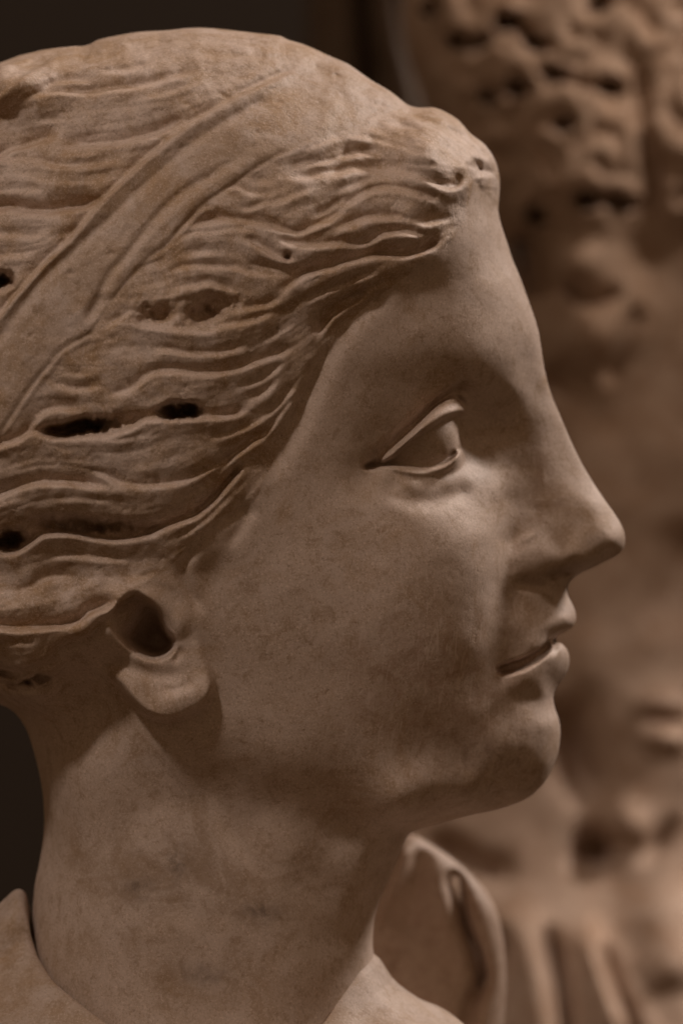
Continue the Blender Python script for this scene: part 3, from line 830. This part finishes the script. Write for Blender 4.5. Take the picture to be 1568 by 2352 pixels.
# ---- the flat band: two rolled rims, a shallow worn field between
def offset_line(line, k):
    p = np.array(line, float); t = np.gradient(p, axis=0); t /= np.hypot(t[:, 0], t[:, 1])[:, None]
    return [tuple(q) for q in p+np.stack([-t[:, 1], t[:, 0]], 1)*k]
Bf = np.zeros_like(H)
F.ridge(Bf, [(0, 750), (37, 702), (82, 651), (120, 609), (175, 556), (250, 466), (350, 370), (440, 298), (560, 224), (690, 158)], 13, 9, 60)
F.ridge(Bf, [(-60, 850), (0, 788), (50, 722), (112, 640), (162, 596), (200, 560), (250, 515), (300, 466), (370, 400), (450, 330), (560, 258), (640, 215)], 12, -9, 60)
F.ridge(Bf, [(186, 768), (205, 738), (228, 700), (262, 634), (300, 592), (326, 556), (362, 508), (420, 450), (500, 400), (560, 365)], 11, -9, 90)
F.ridge(Bf, [(225, 738), (265, 656), (322, 580), (380, 520), (440, 470), (520, 410), (600, 360)], 11, 3, 60)
F.ridge(Bf, [(205, 752), (240, 700), (262, 672)], 16, -12, 30)
Bf += 0.5*F.noise(40, 11, 1.4)+1.0*lump
# the band lies in the hair: step at its edges
F.step(A, BAND_TOP[2:-2], 15, 30, 3, 16, 60)
A += 0
F.step(A, [(0, 1016), (32, 966), (57, 930), (87, 885), (112, 856), (150, 812), (195, 784), (225, 768)], 11, 16, 8, 20, 30)
F.step(A, [(240, 722), (272, 686), (307, 642), (350, 597), (392, 564), (450, 492), (500, 454), (545, 424), (600, 384), (680, 342)], 9, 16, 2, 16, 60)
A += 0.85*Bf*mBand*(0.6+0.4*sstep(120, 300, F.Y))+7*mBand*sstep(90, 260, F.Y)*sstep(740, 520, F.X)

A += 0.42*F.noise(13, 71, 0.9)*hairOnly+0.28*F.noise(13, 72, 0.9)*mBand
# worn stone everywhere: slight unevenness
A += (0.6*F.noise(160, 21, 1.5)+0.12*F.noise(30, 22, 1.2))*sstep(0, 25, dist)
# chips and nicks
cr = random.Random(5)
for k in range(420):
    x = cr.uniform(0, 1250); y = cr.uniform(120, 2300)
    F_h = float(bilin(mHair, *gi(x, y))[0])
    if F_h < 0.5:
        continue
    r = cr.uniform(3.5, 8)
    b = F.box(np.array([[x, y]]), 30)
    X = F.X[b[0]:b[1], b[2]:b[3]]; Y = F.Y[b[0]:b[1], b[2]:b[3]]
    A[b[0]:b[1], b[2]:b[3]] -= cr.uniform(1.5, 5)*np.exp(-((X-x)/r)**2-((Y-y)/(r*cr.uniform(0.5, 1)))**2)

# fold the edits back into G: displacement along the surface normal
Gb = np.where(G > 0, np.where(dist > 4, np.maximum(H1, 6)**2, G), G)
kb = sstep(4, 16, dist)
Gb = G*(1-kb)+np.maximum(H1, 6)**2*kb
Gs = blur(Gb, 3.0)
gx, gy = np.gradient(Gs, F.st)
lenf = np.sqrt(4*np.maximum(Gs, 0)+gx*gx+gy*gy)
A_edge = A*sstep(-12, 40, dist)
Gt = Gb+lenf*A_edge+np.where(A < 0, A*A, 0)*np.where(lenf > 0, 1, 0)*0.0
Gt = np.where(dist > 30, np.maximum(Gt, 400), Gt)
kq = sstep(3, 20, dist)
Gt = Gt*(1-kq)+blur(Gt, 0.8)*kq

# label masks for the parts
PARTS = ['face', 'hair', 'hair_band', 'ear', 'eyeball', 'eyelid', 'lower_eyelid', 'lips', 'neck', 'nose']
LIPS = [(1142, 1548), (1160, 1520), (1200, 1506), (1240, 1484), (1268, 1452), (1290, 1405), (1340, 1385), (1350, 1480), (1335, 1560), (1290, 1588), (1250, 1584), (1200, 1588), (1160, 1572)]
NOSE = [(1252, 905), (1228, 960), (1205, 1050), (1185, 1150), (1172, 1230), (1160, 1275), (1163, 1315), (1182, 1340), (1250, 1345), (1312, 1345), (1480, 1320), (1480, 1200), (1300, 900)]
NECK = [(-40, 1600), (150, 1560), (200, 1520), (280, 1600), (340, 1660), (440, 1680), (540, 1780), (680, 1868), (830, 1908), (960, 1922), (1000, 2000), (1000, 2700), (-60, 2700)]
mk = lambda P: F.inside(catmull(P, 8, True))
lab_grid = np.zeros(H.shape, np.int32)
lab_grid[mk(NECK)] = 8
lab_grid[mk(NOSE)] = 9
lab_grid[mk(LIPS)] = 7
lab_grid[mk(EAR)] = 3
hm = mk(HAIR)
lab_grid[hm] = 1
lab_grid[mk(BAND) & hm] = 2
lab_grid[mk(LOWER_LID)] = 6
lab_grid[mk(BALL)] = 4
lab_grid[mk(UPPER_LID)] = 5

bust = empty('marble_bust', (0, 0, (CY-2900)*S), 'marble female head in profile with wavy hair and flat hair band', 'statue')
off_w = np.array([0, 0, -(CY-2900)*S])

def build_head():
    acc = {}
    V, nr, Q, vi, vj = net(Gt, F, 3.0, 700)
    lab = lab_grid[vi[Q[:, 0]], vj[Q[:, 0]]]
    W = to_world(V)
    nw = np.stack([nr[:, 0], nr[:, 1], -nr[:, 2]], 1)
    Q = fix_winding(W, nw, Q)
    near = split_parts(W, nw, Q, lab)
    # the side turned to the wall, carved the same way, coarser
    F2 = Field(F.x0, F.x0+3.0*(F.nx-1), F.y0, F.y0+3.0*(F.ny-1), 9.0)
    G2 = blur(Gt, 1.0)[::3, ::3]
    G2 = G2[:F2.nx, :F2.ny]
    V, nr, Q, vi, vj = net(G2, F2, 9.0, 700)
    lab = lab_grid[np.minimum(vi[Q[:, 0]]*3, F.nx-1), np.minimum(vj[Q[:, 0]]*3, F.ny-1)]
    V[:, 1] *= -1
    W = to_world(V)
    nw = np.stack([nr[:, 0], -nr[:, 1], -nr[:, 2]], 1)
    Q = fix_winding(W, nw, Q)
    far = split_parts(W, nw, Q, lab)
    parts = []
    for p in near:
        Vn, Nn, Qn = near[p]
        if p in far and p in (0, 1, 2, 7, 8, 9):          # these run across the middle of the head
            Vf, Nf, Qf = far[p]
            Qn = np.vstack([Qn, Qf+len(Vn)]); Vn = np.vstack([Vn, Vf]); Nn = np.vstack([Nn, Nf])
        elif p in far:
            Vf, Nf, Qf = far[p]
            parts.append((p, Vf+off_w, Nf, Qf))
        parts.insert(0, (p, Vn+off_w, Nn, Qn))
    return parts

# the larger locks are parts of the hair: the strip of stone under each carved edge
nl = 0
for row in LOCKS:
    pl = catmull(row[0])
    if row[3] < 7 or np.hypot(*np.diff(pl, axis=0).T).sum() < 120:
        continue
    bx = F.box(pl, row[4]+10)
    sd_, l_, L_ = F.nearest(pl, bx)
    sub = lab_grid[bx[0]:bx[1], bx[2]:bx[3]]
    m = (sub == 1) & (sd_ > -4) & (sd_ < row[4]*0.9+6) & (l_ > 2) & (l_ < L_-2)
    sub[m] = 20+nl
    nl += 1
HEAD = build_head()
mats = {1: M_HAIR, 2: M_BAND}
made = {}
rank = lambda p: [0, 8, 1, 2, 3, 4, 5, 6, 7, 9].index(p) if p < 20 else 99
for (p, Vn, Nn, Qn) in sorted(HEAD, key=lambda r: rank(r[0])):
    if len(Qn) < 40:
        continue
    par = made[0] if p in (4, 5, 6, 7, 9) else (made[1] if p >= 20 else bust)
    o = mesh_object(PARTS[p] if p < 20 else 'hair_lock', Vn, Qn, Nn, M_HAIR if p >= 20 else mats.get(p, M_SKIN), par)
    made.setdefault(p, o)
    if p == 2:
        o['label'] = 'smooth flat band crossing the hair'
    if p == 0:
        o['label'] = 'smooth face with reddish stained cheek'

# ------------------------------------------------------------------ the draped shoulders the neck is set into
def collar(th):
    """profile height of the collar edge round the neck; th = 0 front, 90 near side, 180 nape"""
    t = abs(th)
    return float(np.interp(t, [0, 25, 50, 90, 122, 133, 145, 158, 166, 172, 180],
                           [2255, 2285, 2370, 2450, 2352, 2305, 2260, 2195, 2140, 2095, 2062]))
Ht = np.sqrt(np.maximum(Gt, 0))
ROWS = [(-26, 190), (-10, 90), (-3, 34), (2, 10), (9, -1), (20, -5), (34, 0), (58, 22), (105, 60), (190, 120), (310, 200), (450, 330), (540, 560), (560, 800), (540, 864)]
rowc = catmull(ROWS, 9.0)
FRONT = [(-60, -60), (-34, -52), (-14, -36), (0, -14), (14, 8), (30, 24), (48, 38), (72, 54), (116, 80), (195, 130), (310, 205), (450, 330), (540, 560), (560, 800), (540, 864)]
frow = np.stack([np.interp(np.linspace(0, len(FRONT)-1, len(rowc)), np.arange(len(FRONT)), [q[k] for q in FRONT]) for k in (0, 1)], 1)
NT = 240
Vt = []
tn = np.random.default_rng(12)
ph = tn.uniform(0, 6.28, 6)
for k in range(NT):
    th = -180+360.0*k/NT
    c, s_ = math.cos(math.radians(th)), math.sin(math.radians(th))
    y0 = collar(th)
    x0 = 476+(418 if c < 0 else 404)*c
    hx = np.clip(x0, 80, 866)
    hw = float(bilin(Ht, *gi(hx, min(y0, 2560)))[0])
    d0 = math.copysign(hw, s_)*min(1.0, abs(s_)*6) if abs(s_) > 1e-6 else 0.0
    d0 = math.copysign(max(abs(d0), 404*abs(s_)*0.9), s_) if abs(s_) > 1e-6 else 0.0
    wf = sstep(62.0, 34.0, abs(th))
    for (r, dy) in rowc*(1-wf)+frow*wf:
        fold = sstep(30, 160, r)*(14*math.sin(th/57.3*9+ph[0]+r*0.012)+9*math.sin(th/57.3*17+ph[1]-r*0.02))
        rr = r+7+fold*0.5
        Vt.append((x0+rr*c, -(d0+rr*s_*0.9), y0+dy-fold*0.6))
nr_ = len(rowc)
Qt = []
for k in range(NT):
    a = k*nr_; b = ((k+1) % NT)*nr_
    for j in range(nr_-1):
        Qt.append((a+j, b+j, b+j+1, a+j+1))
Vt = to_world(np.array(Vt)); Qt = np.array(Qt)
cen = np.array([(476-CX)*S, 0, (CY-2700)*S])
fn = np.cross(Vt[Qt[:, 1]]-Vt[Qt[:, 0]], Vt[Qt[:, 3]]-Vt[Qt[:, 0]])
if (fn*(Vt[Qt].mean(1)-cen)).sum() < 0:
    Qt = Qt[:, ::-1]
mesh_object('draped_shoulders', Vt+off_w, Qt, None, M_BAND, bust)

# far side of the mantle, standing up behind the throat
FM = Field(640, 1230, 1880, 2720, 6.0)
mo = FM.sdf(catmull([(700, 1990), (820, 1960), (905, 1930), (945, 1918), (990, 1940), (1060, 1990), (1120, 2056), (1150, 2130), (1162, 2250), (1156, 2400), (1166, 2560), (1172, 2690),
                         (700, 2700), (660, 2400), (670, 2150)], 8, True), 150)
GM = (1-np.exp(-np.maximum(mo, -60)/40.0))*92.0**2
Mf = np.zeros_like(GM)
for pts, w_, h_ in [([(942, 1928), (925, 1975), (900, 2030), (872, 2095), (850, 2160)], 15, 22), ([(968, 1940), (960, 2010), (945, 2080), (930, 2160)], 26, -16), ([(1010, 1985), (1025, 2060), (1040, 2130)], 26, 8), ([(1030, 1990), (1054, 2070), (1066, 2120), (1095, 2200), (1101, 2250), (1076, 2320), (1060, 2420)], 20, -40),
                    ([(880, 2200), (960, 2260), (1040, 2330), (1060, 2420)], 60, 22)]:
    FM.ridge(Mf, pts, w_, h_, 40)
GM = GM+2*92*Mf*sstep(0, 22, mo)
V, nr, Q, vi, vj = net(GM, FM, 6.0, 300)
VV = []; NN = []; QQ = []; o_ = 0
for sgn in (1, -1):
    Ww = np.stack([(V[:, 0]-CX)*S*1.06, 0.115+sgn*V[:, 1]*S, (CY-V[:, 2])*S*1.06], 1)
    nw = np.stack([nr[:, 0], sgn*nr[:, 1], -nr[:, 2]], 1)
    QQ.append(fix_winding(Ww, nw, Q.copy())+o_); VV.append(Ww); NN.append(nw); o_ += len(Ww)
mesh_object('mantle_fold', np.vstack(VV)+off_w, np.vstack(QQ), np.vstack(NN), M_BACK, bust)

# ------------------------------------------------------------------ the second statue behind, curls above, heavy drapery below
BY = 0.43                                    # its middle plane, metres behind the head's
BK = (BY-0.06-CAM_Y)/(FOCUS_PLANE-CAM_Y)
FB = Field(660, 1860, -600, 2760, 7.0)
B_OUT = [(975, -230), (935, -90), (925, 40), (950, 150), (985, 240), (1030, 330), (1090, 420), (1150, 520), (1175, 640), (1190, 760), (1215, 900), (1225, 1100),
         (1205, 1300), (1160, 1480), (1090, 1640), (990, 1780), (900, 1880), (830, 2040), (790, 2240), (780, 2500), (790, 2740), (1300, 2755), (1840, 2740), (1850, 1800), (1840, 900),
         (1800, 300), (1760, 0), (1720, -230), (1620, -420), (1450, -530), (1280, -530), (1100, -420)]
bd = FB.sdf(catmull(B_OUT, 10, True), 240)
uB = 1-np.exp(-np.maximum(bd, -90)/70.0)
bp = [(1350, -400, 330), (1160, -310, 270), (1560, -330, 320), (1050, -100, 260), (1300, -100, 380), (1600, -100, 380), (1100, 150, 300), (1300, 150, 400), (1500, 200, 420), (1750, 150, 340), (1180, 420, 270), (1330, 420, 390), (1450, 420, 380), (1600, 350, 430),
      (1260, 640, 210), (1320, 600, 310), (1400, 650, 340), (1480, 600, 310), (1380, 780, 320), (1450, 820, 270), (1320, 900, 235), (1600, 700, 270), (1420, 1000, 260), (1560, 1050, 275), (1700, 900, 280),
      (1300, 1150, 235), (1450, 1300, 265), (1600, 1300, 280), (1280, 1450, 240), (1400, 1500, 285), (1560, 1540, 320), (1250, 1650, 230), (1330, 1740, 245), (1420, 1700, 300), (1560, 1680, 360),
      (1700, 1700, 360), (1200, 1850, 240), (1350, 1850, 260), (1450, 1880, 320), (1560, 1900, 340), (1050, 1950, 260), (1200, 2020, 250), (1380, 1990, 260), (1560, 2050, 380), (980, 2100, 280), (1100, 2150, 265),
      (1200, 2180, 310), (1370, 2200, 340), (1500, 2200, 390), (950, 2300, 330), (1100, 2350, 270), (1200, 2350, 330), (1380, 2400, 370), (1560, 2400, 400), (1000, 2600, 340), (1400, 2600, 400), (1700, 2300, 380)]
HB = np.maximum(tps([(x, y) for x, y, h in bp], [h for x, y, h in bp], FB.X, FB.Y, 1e-4), 60)
B = np.zeros_like(HB)
curl = sstep(560, 470, FB.Y)*sstep(960, 1010, FB.X)
br = random.Random(21)
cen_c = [(994, 10), (1104, 92), (1054, 88), (1169, 48), (1239, 100), (1124, 220), (1190, 200), (1404, 200), (1299, 285), (1274, 170), (1434, 467), (1345, 460), (1234, 490),
         (1379, 10), (1556, 40), (1474, 68), (1500, 330), (1390, 380), (1250, 390), (1150, 330), (1330, 90), (1600, 240), (1640, 100), (1550, 440), (1080, 180), (1210, -60), (1450, -70), (1100, -180), (1300, -220), (1520, -230), (1230, -380), (1420, -390)]
C = np.zeros_like(HB)
for (x, y) in cen_c:
    R0 = br.uniform(100, 140); a0 = br.uniform(0, 6.28); sg = br.choice((-1, 1))
    dx = FB.X-x; dy_ = FB.Y-y; r = np.hypot(dx, dy_)
    aa = np.arctan2(dy_, dx)
    sp = np.cos(6.28*r/120.0+sg*aa+a0)
    wgt = np.exp(-(r/R0)**3)
    C = np.where(wgt > 0.25, np.maximum(C, 38*wgt*(0.7+0.5*sp)), C)
B += C*curl
for (x, y) in cen_c[:14]:
    FB.dent(B, x, y, br.uniform(20, 32), br.uniform(13, 19), br.uniform(-30, 30), -115, 3)
FB.ridge(B, [(1130, 20), (1190, 60), (1245, 118)], 14, -60, 30)
FB.ridge(B, [(1280, 170), (1330, 190), (1400, 205)], 14, -40, 30)
FB.ridge(B, [(1330, 462), (1390, 455), (1440, 470)], 15, -70, 25)
FB.ridge(B, [(1480, 140), (1470, 260), (1500, 400), (1500, 520)], 24, -45, 60)
FB.ridge(B, [(1470, 690), (1430, 800), (1385, 890)], 22, -40, 50)
FB.ridge(B, [(1180, 520), (1225, 600), (1245, 690)], 34, -70, 40)
FB.ridge(B, [(1290, 640), (1360, 690), (1440, 660)], 18, -45, 40)
FB.dent(B, 1320, 605, 70, 45, -15, 40)
FB.dent(B, 1375, 760, 95, 80, -30, 50)
FB.ridge(B, [(1260, 820), (1310, 880), (1370, 900)], 36, -50, 50)
for pts, w_, h_ in [
    ([(1420, 1622), (1500, 1612), (1600, 1616)], 22, 48), ([(1440, 1688), (1500, 1692), (1600, 1710)], 22, 60), ([(1450, 1655), (1520, 1652), (1600, 1660)], 14, -30),
    ([(1290, 1580), (1310, 1690), (1345, 1790), (1420, 1850)], 44, -90), ([(1390, 1860), (1440, 1890), (1490, 1950)], 30, 60), ([(1290, 1930), (1370, 1960), (1450, 1992)], 36, -110),
    ([(955, 1915), (1040, 1965), (1110, 2005), (1210, 2010)], 30, -80), ([(930, 1935), (905, 2010), (880, 2080)], 22, 40), ([(1052, 2060), (1066, 2120), (1095, 2200), (1100, 2250), (1066, 2320), (1050, 2400)], 17, -90),
    ([(1158, 2110), (1138, 2220), (1088, 2315), (1070, 2420)], 20, -80), ([(1115, 2130), (1120, 2210), (1100, 2300)], 12, 40), ([(1180, 2080), (1215, 2180), (1240, 2300), (1250, 2460)], 34, 50),
    ([(1248, 2110), (1280, 2220), (1300, 2352), (1305, 2500)], 17, -110), ([(1325, 2090), (1360, 2180), (1400, 2290), (1430, 2420)], 30, 60), ([(1372, 2140), (1415, 2270), (1452, 2360), (1470, 2500)], 14, -70),
    ([(1480, 2020), (1530, 2150), (1560, 2300)], 60, 40), ([(1568, 1860), (1500, 1960), (1450, 2000)], 18, -50), ([(1400, 1420), (1350, 1540), (1340, 1620)], 50, 30), ([(1600, 1180), (1550, 1380), (1560, 1480)], 50, -60)]:
    FB.ridge(B, pts, w_*1.25, h_*0.8, 90)
B += 3*FB.noise(160, 31, 1.8)
GB = uB*(np.maximum(HB, 40)**2)
GsB = blur(GB, 2)
gxb, gyb = np.gradient(GsB, FB.st)
GB = GB+np.sqrt(4*np.maximum(GsB, 0)+gxb**2+gyb**2)*B*sstep(0, 60, bd)
GB = np.where(bd > 40, np.maximum(GB, 900), GB)
stat = empty('background_statue', (0.10*BK, BY, (CY-2760)*S*BK), 'blurred marble statue with drilled curly hair and heavy drapery standing behind the head', 'statue')
loc = np.array(stat.location)
V, nr, Q, vi, vj = net(GB, FB, 7.0, 700)
yb = FB.y0+FB.st*vj[Q[:, 0]]; xb = FB.x0+FB.st*vi[Q[:, 0]]
labb = np.where(yb < 540, 0, np.where(yb < 1480, 1, 2))
Vall = []; Nall = []; Qall = []; Lall = []
o_ = 0
for sgn in (1, -1):
    W = V.copy(); W[:, 1] *= sgn
    Ww = np.stack([(W[:, 0]-CX)*S*BK, BY+W[:, 1]*S*BK, (CY-W[:, 2])*S*BK], 1)
    nw = np.stack([nr[:, 0], sgn*nr[:, 1], -nr[:, 2]], 1)
    Qs = fix_winding(Ww, nw, Q.copy())
    Vall.append(Ww); Nall.append(nw); Qall.append(Qs+o_); Lall.append(labb); o_ += len(Ww)
pb = split_parts(np.vstack(Vall), np.vstack(Nall), np.vstack(Qall), np.concatenate(Lall))
for p, nm in ((0, 'curly_hair'), (1, 'bearded_face'), (2, 'drapery')):
    Vv, Nn, Qq = pb[p]
    mesh_object(nm, Vv-loc, Qq, Nn, M_BACK, stat)

# hanging cloth further back, left of the curls
FC = Field(600, 1100, -260, 700, 8.0)
co = FC.sdf(catmull([(706, -250), (704, 0), (712, 300), (730, 660), (1080, 680), (1085, 200), (1080, -250)], 12, True), 160)
GC = (1-np.exp(-np.maximum(co, -60)/40.0))*150.0**2
Cf = np.zeros_like(GC)
for pts, w_, h_ in [([(770, -240), (790, 0), (800, 300), (800, 640)], 26, 30), ([(822, -240), (832, 60), (845, 200), (850, 640)], 16, -60), ([(870, -240), (900, 60), (935, 240), (960, 640)], 34, 34),
                    ([(920, -240), (945, 40), (985, 210), (1010, 640)], 18, -70)]:
    FC.ridge(Cf, pts, w_, h_, 40)
GC = GC+2*150*Cf*sstep(0, 30, co)
KC = (0.62-CAM_Y)/(FOCUS_PLANE-CAM_Y)
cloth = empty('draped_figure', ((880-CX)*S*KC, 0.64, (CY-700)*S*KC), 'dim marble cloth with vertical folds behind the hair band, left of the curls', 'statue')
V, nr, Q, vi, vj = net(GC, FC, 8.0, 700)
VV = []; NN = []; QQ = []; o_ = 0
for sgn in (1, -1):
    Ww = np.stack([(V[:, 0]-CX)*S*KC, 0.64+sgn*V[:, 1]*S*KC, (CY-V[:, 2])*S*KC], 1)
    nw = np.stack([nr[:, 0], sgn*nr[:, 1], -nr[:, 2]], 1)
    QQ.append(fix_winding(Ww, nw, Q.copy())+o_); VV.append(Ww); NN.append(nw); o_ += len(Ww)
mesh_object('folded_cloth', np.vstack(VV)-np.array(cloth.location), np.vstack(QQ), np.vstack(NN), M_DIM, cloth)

# ------------------------------------------------------------------ the gallery wall far behind
mw = bpy.data.materials.new('dark_wall'); mw.use_nodes = True
nt = mw.node_tree; bs = nt.nodes['Principled BSDF']
tn_ = nt.nodes.new('ShaderNodeTexNoise'); tn_.inputs['Scale'].default_value = 3.0; tn_.inputs['Detail'].default_value = 5
rp = nt.nodes.new('ShaderNodeValToRGB')
rp.color_ramp.elements[0].color = (0.026, 0.018, 0.011, 1); rp.color_ramp.elements[1].color = (0.046, 0.031, 0.020, 1)
nt.links.new(tn_.outputs['Fac'], rp.inputs['Fac']); nt.links.new(rp.outputs['Color'], bs.inputs['Base Color'])
bs.inputs['Roughness'].default_value = 0.9
Wv = []
for x in np.linspace(-2.5, 2.5, 2):
    for z in np.linspace(-2.0, 2.2, 2):
        for y in (1.5, 1.6):
            Wv.append((x, y, z))
Wq = [(0, 1, 3, 2), (4, 6, 7, 5), (0, 4, 5, 1), (2, 3, 7, 6), (0, 2, 6, 4), (1, 5, 7, 3)]
wl = mesh_object('wall', np.array(Wv), np.array(Wq), None, mw)
for p_ in wl.data.polygons:
    p_.use_smooth = False
wl['kind'] = 'structure'
